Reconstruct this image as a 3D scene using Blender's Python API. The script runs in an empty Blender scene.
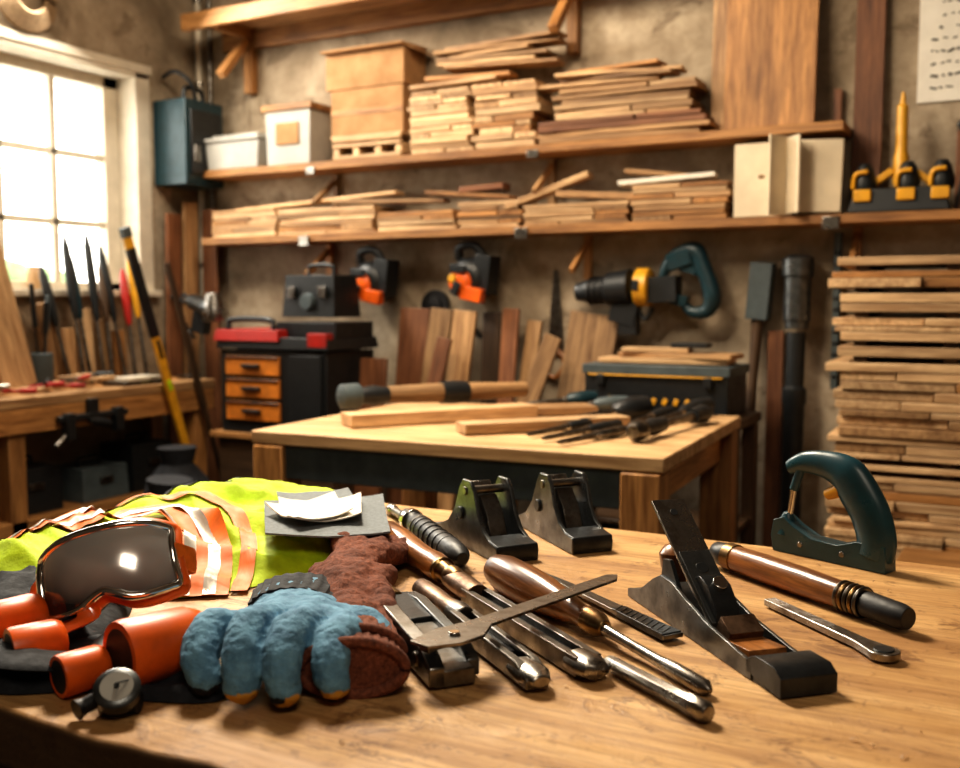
import bpy, bmesh, math, random
from mathutils import Vector, Matrix, Euler, noise
random.seed(7)
rnd=random.random
def U(a,b): return a+(b-a)*random.random()

# ---------------------------------------------------------------- materials
def newmat(name):
    m=bpy.data.materials.new(name); m.use_nodes=True
    nt=m.node_tree; return m,nt,nt.nodes['Principled BSDF']
def N(nt,t,**k):
    n=nt.nodes.new(t)
    for a,v in k.items(): setattr(n,a,v)
    return n
def coords(nt,obj=False):
    if obj: return N(nt,'ShaderNodeTexCoord').outputs['Object']
    return N(nt,'ShaderNodeAttribute',attribute_name='gco').outputs['Vector']
def noise_n(nt,vec,scale,detail=5,rough=.55,dist=0):
    n=N(nt,'ShaderNodeTexNoise'); n.inputs['Scale'].default_value=scale; n.inputs['Detail'].default_value=detail
    n.inputs['Roughness'].default_value=rough; n.inputs['Distortion'].default_value=dist
    nt.links.new(vec,n.inputs['Vector']); return n.outputs['Fac']
def mapping(nt,vec,s):
    n=N(nt,'ShaderNodeMapping'); n.inputs['Scale'].default_value=s; nt.links.new(vec,n.inputs['Vector']); return n.outputs['Vector']
def ramp(nt,fac,stops):
    r=N(nt,'ShaderNodeValToRGB'); e=r.color_ramp.elements
    while len(e)<len(stops): e.new(.5)
    for i,(p,c) in enumerate(stops):
        e[i].position=p; e[i].color=(*c,1)
    nt.links.new(fac,r.inputs[0]); return r.outputs[0]
def mix(nt,f,a,b,mode='MIX'):
    m=N(nt,'ShaderNodeMix',data_type='RGBA',blend_type=mode)
    if isinstance(f,(int,float)): m.inputs[0].default_value=f
    else: nt.links.new(f,m.inputs[0])
    for i,x in ((6,a),(7,b)):
        if isinstance(x,tuple): m.inputs[i].default_value=(*x,1)
        else: nt.links.new(x,m.inputs[i])
    return m.outputs[2]
def maprange(nt,v,a,b,c,d):
    m=N(nt,'ShaderNodeMapRange'); nt.links.new(v,m.inputs[0])
    for i,x in enumerate((a,b,c,d)): m.inputs[i+1].default_value=x
    return m.outputs[0]
def hsvval(nt,col,val):
    h=N(nt,'ShaderNodeHueSaturation'); nt.links.new(col,h.inputs['Color']); nt.links.new(val,h.inputs['Value']); return h.outputs[0]
def bump(nt,b,h,st,dist=.01):
    n=N(nt,'ShaderNodeBump'); n.inputs['Strength'].default_value=st; n.inputs['Distance'].default_value=dist
    nt.links.new(h,n.inputs['Height']); nt.links.new(n.outputs[0],b.inputs['Normal'])
def wood(name,dark,light,rough=.55,gx=2.5,gy=38,var=.3,blotch=.45,bst=.35):
    m,nt,b=newmat(name); c=coords(nt)
    g=noise_n(nt,mapping(nt,c,(gx,gy,gy)),1,6,.6,.6)
    col=ramp(nt,g,[(.30,dark),(.48,tuple((dark[i]+light[i]*1.6)/2.6 for i in range(3))),(.66,light)])
    f=noise_n(nt,mapping(nt,c,(gx*3,gy*4,gy*4)),1,4,.65,.2)
    col=mix(nt,maprange(nt,f,.38,.55,.45,0),col,tuple(x*.8 for x in dark))
    bl=noise_n(nt,mapping(nt,c,(2,6,6)),1,5,.65,.4)
    col=mix(nt,maprange(nt,bl,.45,.70,0,blotch),col,tuple(x*.55 for x in dark),'MIX')
    r=N(nt,'ShaderNodeAttribute',attribute_name='rnd').outputs['Fac']
    col=hsvval(nt,col,maprange(nt,r,0,1,1-var,1+var*.7))
    nt.links.new(col,b.inputs['Base Color']); b.inputs['Roughness'].default_value=rough
    bump(nt,b,g,bst,.004); return m
def plain(name,col,rough=.5,metal=0,var=.25,sc=25,bst=.1,obj=False,col2=None,rvar=.15,coat=0,bd=.003,th=(.35,.7)):
    m,nt,b=newmat(name); c=coords(nt,obj)
    n=noise_n(nt,c,sc,5,.6)
    c2=col2 if col2 else tuple(x*(1-var) for x in col)
    k=ramp(nt,n,[(th[0],c2),(th[1],col)])
    nt.links.new(k,b.inputs['Base Color']); b.inputs['Metallic'].default_value=metal
    nt.links.new(maprange(nt,n,.3,.7,rough+rvar*.5,max(rough-rvar*.5,.03)),b.inputs['Roughness'])
    if coat: b.inputs['Coat Weight'].default_value=coat
    if bst: bump(nt,b,n,bst,bd)
    return m
W_or=wood('wood_orange',(.19,.075,.020),(.56,.28,.095),blotch=.6)
W_lt=wood('wood_light',(.34,.18,.078),(.76,.52,.29),var=.3)
W_md=wood('wood_mid',(.18,.085,.034),(.53,.32,.15),var=.4)
W_rd=wood('wood_red',(.10,.034,.014),(.29,.12,.050))
W_dk=wood('wood_dark',(.035,.018,.009),(.12,.065,.03))
W_hd=wood('wood_handle',(.085,.026,.008),(.42,.17,.05),rough=.28,gx=6,gy=60,var=.12,blotch=.7,bst=.15)
W_tab=wood('wood_tabletop',(.32,.165,.065),(.74,.49,.26),rough=.5,gx=1.4,gy=20,var=.08,blotch=.4)
MIX=[W_lt,W_md,W_or,W_lt,W_md]
def bench_mat():
    m,nt,b=newmat('bench_top_wood'); c=coords(nt)
    g=noise_n(nt,mapping(nt,c,(1.1,9,9)),1,8,.62,1.1)
    col=ramp(nt,g,[(.28,(.27,.125,.040)),(.42,(.48,.265,.10)),(.55,(.66,.40,.17)),(.72,(.80,.53,.26))])
    f=noise_n(nt,mapping(nt,c,(7,130,130)),1,5,.7,.3)
    col=mix(nt,maprange(nt,f,.40,.55,.5,0),col,(.28,.13,.042))
    big=noise_n(nt,mapping(nt,c,(2.4,3.6,3)),1,5,.6,.8)
    col=mix(nt,maprange(nt,big,.47,.66,0,.55),col,(.35,.17,.055))
    s=noise_n(nt,mapping(nt,c,(5.0,9,9)),1,10,.78,1.6)
    col=mix(nt,maprange(nt,s,.55,.61,0,.75),col,(.16,.066,.021))
    s2=noise_n(nt,mapping(nt,c,(38,44,44)),1,5,.7,.5)
    col=mix(nt,maprange(nt,s2,.58,.66,0,.5),col,(.15,.062,.02))
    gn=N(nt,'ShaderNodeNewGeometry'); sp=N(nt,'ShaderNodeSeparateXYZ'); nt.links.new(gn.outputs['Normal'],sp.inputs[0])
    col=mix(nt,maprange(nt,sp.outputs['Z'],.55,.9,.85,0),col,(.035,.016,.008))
    nt.links.new(col,b.inputs['Base Color'])
    nt.links.new(maprange(nt,g,.3,.7,.60,.36),b.inputs['Roughness'])
    bump(nt,b,s,.5,.008); return m
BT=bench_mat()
BLK=plain('black_plastic',(.014,.016,.018),.42,0,.4,30,.1)
BLKR=plain('black_rubber',(.012,.012,.014),.5,0,.4,60,.2)
IRON=plain('cast_iron',(.06,.065,.07),.36,.7,.6,22,.35)
IRONS=plain('iron_satin',(.17,.178,.18),.33,.85,.6,30,.25)
STEEL=plain('steel',(.46,.45,.43),.30,1,.5,30,.2,col2=(.15,.125,.10))
STEELD=plain('steel_dark',(.27,.26,.245),.34,1,.55,30,.25,col2=(.09,.075,.06))
CHR=plain('chrome',(.75,.75,.74),.14,1,.15,20,.02)
BRASS=plain('brass',(.40,.28,.13),.32,1,.5,30,.15,col2=(.12,.06,.025))
RUST=plain('rusty_steel',(.30,.19,.12),.42,.8,.6,40,.3,col2=(.06,.028,.014))
ORG=plain('orange_plastic',(.92,.15,.012),.38,0,.3,20,.05)
ORG2=plain('orange_paint',(.70,.23,.03),.45,0,.4,15,.1)
RED=plain('red_plastic',(.40,.018,.012),.4,0,.3,15,.05)
YEL=plain('yellow_plastic',(.80,.40,.025),.4,0,.3,15,.05)
TEAL=plain('teal_plastic',(.010,.038,.050),.36,0,.35,25,.08)
SAWB=plain('blue_green_plastic',(.016,.062,.082),.34,0,.3,25,.08)
BGREY=plain('blue_grey_paint',(.085,.11,.12),.5,0,.4,10,.2)
CREAM=plain('cream_card',(.70,.59,.43),.75,0,.18,8,.1)
CARD=plain('cardboard',(.40,.21,.085),.8,0,.3,10,.1)
WHITE=plain('white_paint',(.62,.55,.44),.5,0,.2,10,.1)
PAPER=plain('paper',(.82,.77,.68),.8,0,.1,12,.05)
INK=plain('ink',(.05,.045,.04),.8,0,.1,12,0)
LIME=plain('lime_fabric',(.62,.84,.006),.75,0,.35,18,.5,obj=True,bd=.010)
REFL=plain('reflective_tape',(.58,.54,.47),.4,.3,.25,60,.2)
ORF=plain('orange_tape',(.92,.20,.010),.6,0,.25,60,.2)
GREYP=plain('grey_sandpaper',(.20,.22,.23),.85,0,.25,150,.4)
BCL=plain('black_cloth',(.012,.014,.020),.85,0,.5,60,.5,obj=True,bd=.004)
BIN=plain('translucent_bin',(.40,.38,.34),.35,0,.25,6,.05)
ROPE=plain('rope',(.30,.20,.11),.9,0,.4,60,.5)
GRN=plain('hedge_leaf',(.22,.33,.15),.9,0,.5,6,.5)

def glove_blue():
    m,nt,b=newmat('blue_glove_fabric')
    tc=N(nt,'ShaderNodeTexCoord'); n=noise_n(nt,tc.outputs['Object'],40,5,.6)
    blue=ramp(nt,n,[(.3,(.065,.16,.26)),(.7,(.17,.36,.51))])
    sp=N(nt,'ShaderNodeSeparateXYZ'); nt.links.new(tc.outputs['Object'],sp.inputs[0])
    n2=noise_n(nt,tc.outputs['Object'],24,2,.5)
    side=ramp(nt,n2,[(.56,(.012,.014,.02)),(.58,(.62,.33,.05))])
    a=N(nt,'ShaderNodeMath',operation='MULTIPLY_ADD'); nt.links.new(n,a.inputs[0]); a.inputs[1].default_value=.03; 
    nt.links.new(sp.outputs['Z'],a.inputs[2])
    f=maprange(nt,a.outputs[0],.036,.038,1,0)
    nt.links.new(mix(nt,f,blue,side),b.inputs['Base Color']); b.inputs['Roughness'].default_value=.85
    n3=noise_n(nt,tc.outputs['Object'],170,3,.6)
    bump(nt,b,n3,.8,.003); return m
GBLUE=glove_blue()
def knit():
    m,nt,b=newmat('brown_knit')
    tc=N(nt,'ShaderNodeTexCoord'); n=noise_n(nt,tc.outputs['Object'],180,4,.7)
    w=noise_n(nt,tc.outputs['Object'],14,4,.6)
    c=ramp(nt,n,[(.3,(.085,.024,.012)),(.7,(.33,.108,.055))])
    c=mix(nt,maprange(nt,w,.35,.6,.6,0),c,(.055,.015,.009))
    nt.links.new(c,b.inputs['Base Color']); b.inputs['Roughness'].default_value=.92
    bump(nt,b,n,.9,.003); return m
KNIT=knit()
def lensmat():
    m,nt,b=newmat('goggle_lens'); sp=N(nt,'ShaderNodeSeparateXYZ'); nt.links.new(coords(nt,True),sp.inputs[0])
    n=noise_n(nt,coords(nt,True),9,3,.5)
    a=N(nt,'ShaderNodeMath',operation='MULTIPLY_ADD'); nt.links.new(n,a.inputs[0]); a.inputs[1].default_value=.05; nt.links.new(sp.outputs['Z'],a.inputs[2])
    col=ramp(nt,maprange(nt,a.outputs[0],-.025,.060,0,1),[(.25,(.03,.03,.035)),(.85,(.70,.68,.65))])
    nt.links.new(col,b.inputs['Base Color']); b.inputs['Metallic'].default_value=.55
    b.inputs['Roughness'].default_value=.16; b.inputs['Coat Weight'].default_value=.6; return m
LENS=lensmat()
def wallmat():
    m,nt,b=newmat('stained_plaster'); c=N(nt,'ShaderNodeTexCoord').outputs['Object']
    n=noise_n(nt,c,1.3,9,.65,.4); n2=noise_n(nt,c,14,6,.6)
    col=ramp(nt,n,[(.30,(.12,.088,.056)),(.43,(.27,.21,.145)),(.58,(.43,.35,.255)),(.75,(.56,.475,.36))])
    col=mix(nt,maprange(nt,n2,.35,.6,.35,0),col,(.14,.095,.055))
    n3=noise_n(nt,c,3.5,8,.7,.8)
    col=mix(nt,maprange(nt,n3,.56,.62,0,.55),col,(.12,.08,.048))
    nt.links.new(col,b.inputs['Base Color']); b.inputs['Roughness'].default_value=.9
    bump(nt,b,n2,.35,.01); return m
WALL=wallmat()
FLOOR=plain('dirty_floor',(.07,.045,.028),.7,0,.5,3,.3,obj=True,col2=(.02,.012,.008))
CEIL=plain('ceiling_paint',(.14,.10,.07),.9,0,.3,3,.1,obj=True)
DWALL=plain('dark_timber_wall',(.10,.07,.045),.9,0,.4,3,.1,obj=True)

# ---------------------------------------------------------------- mesh builder
def cat(pts,sub=6,closed=False):
    P=[Vector(p) for p in pts]; n=len(P); out=[]
    if n<3: return P
    rng=n if closed else n-1
    for i in range(rng):
        if closed: a,b,c,d=P[(i-1)%n],P[i],P[(i+1)%n],P[(i+2)%n]
        else: a,b,c,d=P[max(i-1,0)],P[i],P[i+1],P[min(i+2,n-1)]
        for k in range(sub):
            t=k/sub
            out.append(.5*((2*b)+(c-a)*t+(2*a-5*b+4*c-d)*t*t+(3*b-a-3*c+d)*t**3))
    if not closed: out.append(P[-1])
    return out
def rotm(r): return Euler(r).to_matrix().to_4x4()
def MX(p0,p1,up=(0,0,1)):
    p0=Vector(p0);x=(Vector(p1)-p0).normalized();up=Vector(up)
    y=up.cross(x)
    if y.length<1e-4: y=Vector((0,1,0)).cross(x)
    y.normalize(); z=x.cross(y)
    M=Matrix((x,y,z)).transposed().to_4x4(); M.translation=p0; return M
class B:
    def __init__(s,name,loc=(0,0,0),rz=0,bev=0.0,ang=40):
        s.name=name;s.loc=loc;s.rz=rz;s.bev=bev;s.ang=ang
        s.v=[];s.f=[];s.m=[];s.g=[];s.r=[];s.mats=[]
    def add(s,vs,fs,mat,M=None,gc=None,rr=None):
        o=len(s.v); off=Vector((U(0,9),U(0,9),U(0,9)))
        rr=rnd() if rr is None else rr
        if mat not in s.mats: s.mats.append(mat)
        mi=s.mats.index(mat)
        for i,v in enumerate(vs):
            v=Vector(v); g=Vector(gc[i]) if gc else v
            s.g.append(g+off); s.r.append(rr); s.v.append(M@v if M else v)
        for f in fs: s.f.append([o+i for i in f]); s.m.append(mi)
    def box(s,c,size,mat,rot=(0,0,0),M=None,taper=None):
        sx,sy,sz=[x/2 for x in size]; t=taper or (1,1)
        vs=[(x*(t[0] if z>0 else 1),y*(t[1] if z>0 else 1),z) for x in(-sx,sx) for y in(-sy,sy) for z in(-sz,sz)]
        fs=[(0,1,3,2),(4,6,7,5),(0,4,5,1),(2,3,7,6),(0,2,6,4),(1,5,7,3)]
        k=max(range(3),key=lambda i:size[i]); o=[k]+[i for i in range(3) if i!=k]
        gc=[(v[o[0]],v[o[1]],v[o[2]]) for v in vs]
        T=Matrix.Translation(Vector(c))@rotm(rot)
        s.add(vs,fs,mat,(M@T) if M else T,gc)
    def bb(s,x0,x1,y0,y1,z0,z1,mat): s.box(((x0+x1)/2,(y0+y1)/2,(z0+z1)/2),(x1-x0,y1-y0,z1-z0),mat)
    def lathe(s,p0,p1,prof,mat,seg=20,sq=(1,1),up=(0,0,1),caps=True):
        M=MX(p0,p1,up); L=(Vector(p1)-Vector(p0)).length; vs=[];fs=[];n=len(prof)
        for t,r in prof:
            for k in range(seg):
                a=2*math.pi*k/seg; vs.append((t*L,math.cos(a)*r*sq[0],math.sin(a)*r*sq[1]))
        for i in range(n-1):
            for k in range(seg):
                k2=(k+1)%seg; fs.append((i*seg+k,i*seg+k2,(i+1)*seg+k2,(i+1)*seg+k))
        if caps:
            fs.append(tuple(range(seg))[::-1]); fs.append(tuple((n-1)*seg+k for k in range(seg)))
        s.add(vs,fs,mat,M)
    def cyl(s,p0,p1,r,mat,seg=16,r2=None): s.lathe(p0,p1,[(0,r),(1,r if r2 is None else r2)],mat,seg)
    def tube(s,pts,r,mat,seg=10,closed=False,flat=(1,1),up=(0,0,1),sub=6,smooth=True,rib=0,nrib=20,caps=True):
        P=cat(pts,sub,closed) if smooth else [Vector(p) for p in pts]
        n=len(P); vs=[];fs=[];gc=[];d=0
        for i,p in enumerate(P):
            a=P[(i-1)%n] if (closed or i>0) else p; b=P[(i+1)%n] if (closed or i<n-1) else p
            t=(b-a).normalized(); u=Vector(up); sd=t.cross(u)
            if sd.length<1e-3: sd=t.cross(Vector((.3,1,.2)))
            sd.normalize(); nn=sd.cross(t)
            q=i/(n if closed else n-1)
            if callable(r): rr=r(q)
            elif isinstance(r,(list,tuple)):
                f=q*(len(r)-1); j=min(int(f),len(r)-2); rr=r[j]+(r[j+1]-r[j])*(f-j)
            else: rr=r
            if i: d+=(p-P[i-1]).length
            for k in range(seg):
                an=2*math.pi*k/seg; c_,s_=math.cos(an),math.sin(an); r2=rr*(1+rib*math.cos(an*nrib))
                vs.append(p+sd*c_*r2*flat[0]+nn*s_*r2*flat[1]); gc.append((d,c_*rr,s_*rr))
        for i in range(n if closed else n-1):
            j=(i+1)%n
            for k in range(seg):
                k2=(k+1)%seg; fs.append((i*seg+k,i*seg+k2,j*seg+k2,j*seg+k))
        if not closed and caps:
            fs.append(tuple(range(seg))[::-1]); fs.append(tuple((n-1)*seg+k for k in range(seg)))
        s.add(vs,fs,mat,None,gc)
    def prism(s,poly,th,mat,M=None,y0=None):
        n=len(poly); a=-th/2 if y0 is None else y0; b=a+th
        vs=[(x,a,z) for x,z in poly]+[(x,b,z) for x,z in poly]
        fs=[tuple(range(n)),tuple(range(2*n-1,n-1,-1))]+[(i,i+n,(i+1)%n+n,(i+1)%n) for i in range(n)]
        s.add(vs,fs,mat,M)
    def ball(s,c,r,mat,sc=(1,1,1),seg=16,rings=10):
        vs=[(0,0,-1)];fs=[]
        for i in range(1,rings):
            a=-math.pi/2+math.pi*i/rings
            for k in range(seg):
                b=2*math.pi*k/seg; vs.append((math.cos(a)*math.cos(b),math.cos(a)*math.sin(b),math.sin(a)))
        vs.append((0,0,1)); top=len(vs)-1
        for k in range(seg):
            k2=(k+1)%seg; fs.append((0,1+k2,1+k)); fs.append((top,top-seg+k,top-seg+k2))
            for i in range(rings-2): fs.append((1+i*seg+k,1+i*seg+k2,1+(i+1)*seg+k2,1+(i+1)*seg+k))
        s.add([Vector((v[0]*r*sc[0],v[1]*r*sc[1],v[2]*r*sc[2]))+Vector(c) for v in vs],fs,mat)
    def done(s,remesh=0,smoothit=0,disp=None):
        me=bpy.data.meshes.new(s.name); me.from_pydata([tuple(v) for v in s.v],[],s.f)
        for m in s.mats: me.materials.append(m)
        me.polygons.foreach_set('material_index',s.m)
        a=me.attributes.new('gco','FLOAT_VECTOR','POINT'); a.data.foreach_set('vector',[c for g in s.g for c in g])
        a=me.attributes.new('rnd','FLOAT','POINT'); a.data.foreach_set('value',s.r)
        bm=bmesh.new(); bm.from_mesh(me); bmesh.ops.recalc_face_normals(bm,faces=bm.faces); bm.to_mesh(me); bm.free()
        me.polygons.foreach_set('use_smooth',[True]*len(me.polygons)); me.set_sharp_from_angle(angle=math.radians(s.ang))
        o=bpy.data.objects.new(s.name,me); o.location=s.loc; o.rotation_euler=(0,0,s.rz); bpy.context.collection.objects.link(o)
        if remesh:
            r=o.modifiers.new('r','REMESH'); r.mode='VOXEL'; r.voxel_size=remesh; r.use_smooth_shade=True
            if smoothit:
                q=o.modifiers.new('s','SMOOTH'); q.iterations=smoothit; q.factor=.5
            for size,st in (disp or []):
                t=bpy.data.textures.new('wrinkle','CLOUDS'); t.noise_scale=size; t.noise_depth=2
                d=o.modifiers.new('d','DISPLACE'); d.texture=t; d.strength=st; d.mid_level=.5; d.texture_coords='LOCAL'
        if s.bev:
            b=o.modifiers.new('b','BEVEL'); b.width=s.bev; b.segments=2; b.limit_method='ANGLE'; b.angle_limit=math.radians(45)
        return o

# ---------------------------------------------------------------- room shell
XL,XR,YB,YF,ZC=-4.5,1.8,4.75,-1.8,3.5
b=B('floor'); b.bb(XL-.3,XR+.2,YF-.2,YB+.2,-.1,0,FLOOR); b.done()
b=B('ceiling'); b.bb(XL-.3,XR+.2,YF-.2,YB+.2,ZC,ZC+.1,CEIL); b.done()
b=B('wall_back'); b.bb(XL-.3,XR+.2,YB,YB+.15,0,ZC,WALL); b.done()
b=B('wall_right'); b.bb(XR,XR+.15,YF,YB,0,ZC,DWALL); b.done()
b=B('wall_front'); b.bb(XL-.3,XR+.2,YF-.15,YF,0,ZC,DWALL); b.done()
wy0,wy1,wz0,wz1=2.66,4.34,1.34,2.60
b=B('wall_left')
b.bb(XL-.25,XL,YF,wy0,0,ZC,WALL); b.bb(XL-.25,XL,wy1,YB,0,ZC,WALL)
b.bb(XL-.25,XL,wy0,wy1,0,wz0,WALL); b.bb(XL-.25,XL,wy0,wy1,wz1,ZC,WALL); b.done()
b=B('window_1',bev=.004)
xo=-4.66
b.bb(xo-.06,xo+.02,wy0+.06,wy0+.14,wz0,wz1,WHITE); b.bb(xo-.06,xo+.02,4.14,4.24,wz0,wz1,WHITE)
b.bb(xo-.06,xo+.02,wy0+.06,4.24,wz1-.09,wz1,WHITE); b.bb(xo-.06,xo+.02,wy0+.06,4.24,wz0,wz0+.06,WHITE)
for y in (3.12,3.46,3.80): b.bb(xo-.03,xo+.01,y-.019,y+.019,wz0,wz1,WHITE)
for z in (1.73,2.11): b.bb(xo-.03,xo+.01,wy0+.1,4.16,z-.018,z+.018,WHITE)
b.bb(-4.75,-4.49,4.24,4.345,wz0,wz1,WHITE); b.bb(-4.75,-4.49,wy0-.005,wy0+.06,wz0,wz1,WHITE)
b.bb(-4.75,-4.49,wy0,4.34,wz1-.03,wz1+.005,WHITE); b.bb(-4.75,-4.44,wy0,4.36,wz0-.02,wz0+.015,WHITE)
b.done()
b=B('trim_window',bev=.004)
b.bb(-4.5,-4.48,wy0-.06,4.36,wz1,wz1+.05,WHITE); b.done()
b=B('garden_hedge')
for i in range(80): b.ball((U(-7.6,-7),U(2.5,8.5),U(.1,1.25)),U(.25,.45),GRN,seg=8,rings=6)
b.done()

# ---------------------------------------------------------------- timber stacks
def stack(b,x0,x1,y0,y1,z0,z1,th=(.018,.03),jit=.03,mats=MIX,gap=.003,rotj=.0,split=.5):
    z=z0
    while z<z1:
        t=U(*th); segs=[(x0,x1)]
        if rnd()<split:
            m=U(x0+(x1-x0)*.3,x0+(x1-x0)*.7); segs=[(x0,m-.004),(m+.004,x1)]
        for a,c in segs:
            a+=U(-jit,jit)*.8 if a==x0 else 0; c+=U(-jit,jit) if c==x1 else 0
            b.box(((a+c)/2,(y0+y1)/2+U(-jit,jit)*.3,z+t/2),(c-a,y1-y0,t),random.choice(mats),(0,U(-rotj,rotj),U(-.03,.03)))
        z+=t+gap

# ---------------------------------------------------------------- shelves
def bracket(b,x,zt,mat,d=.24):
    b.bb(x-.02,x+.02,YB-.03,YB-.002,zt-.24,zt,mat)
    b.box((x,YB-.03-d*.42,zt-.11),(.025,.03,d*1.05),mat,(math.radians(-55),0,0))
b=B('storage_shelf',bev=.003)
b.bb(-4.26,-.66,4.50,4.748,2.015,2.055,W_or)
for x in (-3.45,-2.1): b.bb(x-.03,x+.03,4.49,4.5,1.99,2.03,STEEL)
for x in (-3.45,-2.1,-1.0): bracket(b,x,2.013,W_md)
b.done()
b=B('storage_shelf',bev=.003)
b.bb(-4.26,1.0,4.50,4.748,1.625,1.665,W_or)
for x in (-3.5,-2.16,-.70,.4): b.bb(x-.035,x+.035,4.488,4.5,1.60,1.655,STEEL)
for x in (-3.5,-1.9,-.62,.4): bracket(b,x,1.623,W_or)
b.done()
b=B('high_storage_shelf',bev=.004)
b.bb(-4.25,-1.32,4.36,4.40,2.83,2.92,W_or); b.bb(-4.25,-1.32,4.40,4.745,2.89,2.92,W_md)
b.bb(-4.25,-1.32,4.70,4.748,2.78,2.89,W_or)
for x in (-4.05,-1.98):
    b.bb(x-.03,x+.03,4.40,4.70,2.83,2.89,W_or); b.bb(x-.03,x+.03,4.69,4.748,2.52,2.78,W_or)
    b.box((x,4.57,2.70),(.05,.045,.32),W_or,(math.radians(-42),0,0))
b.done()

b=B('plastic_storage_bin',(-4.03,4.62,2.057),bev=.008)
b.box((0,0,.08),(.38,.2,.16),BIN,taper=(1.06,1.06)); b.box((0,0,.17),(.42,.235,.025),BIN); b.box((0,0,.193),(.34,.16,.02),BIN); b.done()
b=B('plastic_storage_bin',(-3.62,4.62,2.057),bev=.006)
b.box((0,0,.15),(.30,.2,.30),BIN,taper=(1.05,1.05)); b.box((0,0,.315),(.35,.235,.035),W_or); b.box((0,-.108,.17),(.16,.008,.12),CARD); b.done()
b=B('wooden_crate',(-3.09,4.62,2.057),bev=.003)
for z in (.012,.075,.105): b.box((0,-.1,z),(.44,.02,.02),W_lt); b.box((0,.09,z),(.44,.02,.02),W_lt)
for x in (-.2,-.07,.07,.2): b.box((x,0,.045),(.04,.2,.06),W_lt)
for y in (-.09,-.03,.03,.09): b.box((0,y,.12),(.46,.045,.014),W_lt)
b.done()
b=B('cardboard_box',(-3.09,4.625,2.187),bev=.003)
b.box((0,0,.12),(.46,.21,.24),CARD); b.box((-.0,-.1065,.12),(.46,.002,.03),W_or); b.done()
b=B('cardboard_box',(-3.10,4.625,2.43),bev=.003)
b.box((0,0,.10),(.50,.22,.20),CARD); b.box((0,-.02,.208),(.52,.26,.012),CARD,(math.radians(4),0,0)); b.box((.27,0,.19),(.08,.2,.006),CARD,(0,.5,0)); b.done()
def lumber(name,fn,bev=.0025):
    b=B(name,bev=bev); fn(b); return b.done()
def f(b):
    stack(b,-2.82,-2.46,4.52,4.72,2.057,2.37,(.02,.03),.02,[W_lt,W_md,W_lt])
    b.box((-2.58,4.6,2.41),(.50,.12,.022),W_lt,(0,-.03,.03)); b.box((-2.5,4.6,2.435),(.5,.1,.02),W_or,(0,.04,-.02))
lumber('lumber_stack',f)
def f(b):
    stack(b,-2.43,-2.10,4.52,4.72,2.057,2.36,(.018,.035),.03,MIX)
    for i in range(6): b.box((-2.35+U(-.05,.05),4.6,2.475+i*.022),(U(.4,.75),.12,.017),random.choice(MIX),(0,U(-.03,.05),U(-.1,.1)))
lumber('lumber_stack',f)
def f(b):
    stack(b,-2.06,-1.26,4.52,4.72,2.057,2.15,(.02,.03),.05,[W_rd,W_rd,W_md],split=.2)
    stack(b,-2.0,-1.32,4.52,4.72,2.16,2.30,(.018,.028),.05,MIX,rotj=.006)
    for i in range(4): b.box((-1.72+U(-.08,.08),4.6,2.33+i*.021),(U(.4,.65),.12,.016),random.choice(MIX),(0,U(-.015,.03),U(-.1,.1)))
lumber('lumber_stack',f)
segs=[(-4.20,-3.72,.14),(-3.70,-3.05,.12),(-3.03,-2.55,.10),(-2.53,-2.18,.12),(-2.16,-1.62,.09),(-1.60,-1.15,.15)]
for x0,x1,h in segs:
    def f(b): stack(b,x0,x1,4.52,4.72,1.667,1.667+h,(.014,.026),.012,MIX,rotj=.006)
    lumber('offcut_pile',f)
def f(b):
    b.box((-3.5,4.62,1.85),(1.1,.10,.02),W_lt,(0,-.05,.02)); b.box((-3.0,4.6,1.83),(.7,.08,.02),W_md,(0,.03,.05))
    b.box((-2.05,4.58,1.835),(.45,.10,.03),W_lt,(0,-.33,.1)); b.box((-1.45,4.6,1.86),(.45,.12,.022),PAPER,(0,-.05,.1)); b.box((-1.5,4.6,1.89),(.3,.1,.02),W_md,(0,.12,.1))
    b.box((-2.5,4.6,1.84),(.5,.1,.02),W_or,(0,.1,0)); b.box((-1.75,4.6,1.80),(.5,.1,.03),W_md,(0,.08,.05)); b.box((-2.42,4.6,1.87),(.25,.1,.03),W_rd,(0,-.05,.05))
lumber('loose_board',f)
b=B('cream_storage_box',(-.90,4.615,1.667),bev=.003)
b.box((-.11,0,.16),(.22,.2,.32),CREAM); b.box((.125,.0,.165),(.20,.18,.31),CREAM,(0,.02,.12))
b.box((-.015,-.13,.17),(.010,.14,.34),CREAM,(0,0,-.5)); b.box((.03,-.12,.17),(.010,.14,.33),CREAM,(0,0,.7)); b.done()
b=B('power_tool_charger',(-.44,4.60,1.667),bev=.005)
b.box((0,0,.05),(.40,.18,.10),BLK,taper=(.85,.8))
for x in (-.14,.03,.16):
    b.lathe((x,-.02,.09),(x,-.02,.21),[(0,.045),(.3,.05),(.8,.035),(1,.02)],BLK); b.box((x,-.085,.07),(.07,.02,.05),YEL)
    b.tube([(x-.04,-.06,.10),(x-.03,-.07,.16),(x+.02,-.07,.17)],.010,YEL)
b.lathe((.0,0,.12),(.0,0,.50),[(0,.032),(.3,.03),(.35,.024),(.85,.022),(.87,.013),(1,.006)],YEL)
b.box((-.07,0,.15),(.10,.05,.03),YEL,(0,-.6,0)); b.box((.08,0,.15),(.10,.05,.03),YEL,(0,.6,0))
b.done()
b=B('slatted_case',(-.10,4.63,1.667),bev=.004)
b.box((0,0,.16),(.26,.14,.32),W_rd)
for i in range(6): b.box((-.1+i*.04,-.075,.16),(.012,.012,.30),BLK,(0,.15,0))
b.tube([(-.12,0,.32),(-.1,0,.37),(.1,0,.38),(.12,0,.32)],.014,BLK); b.done()
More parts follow.
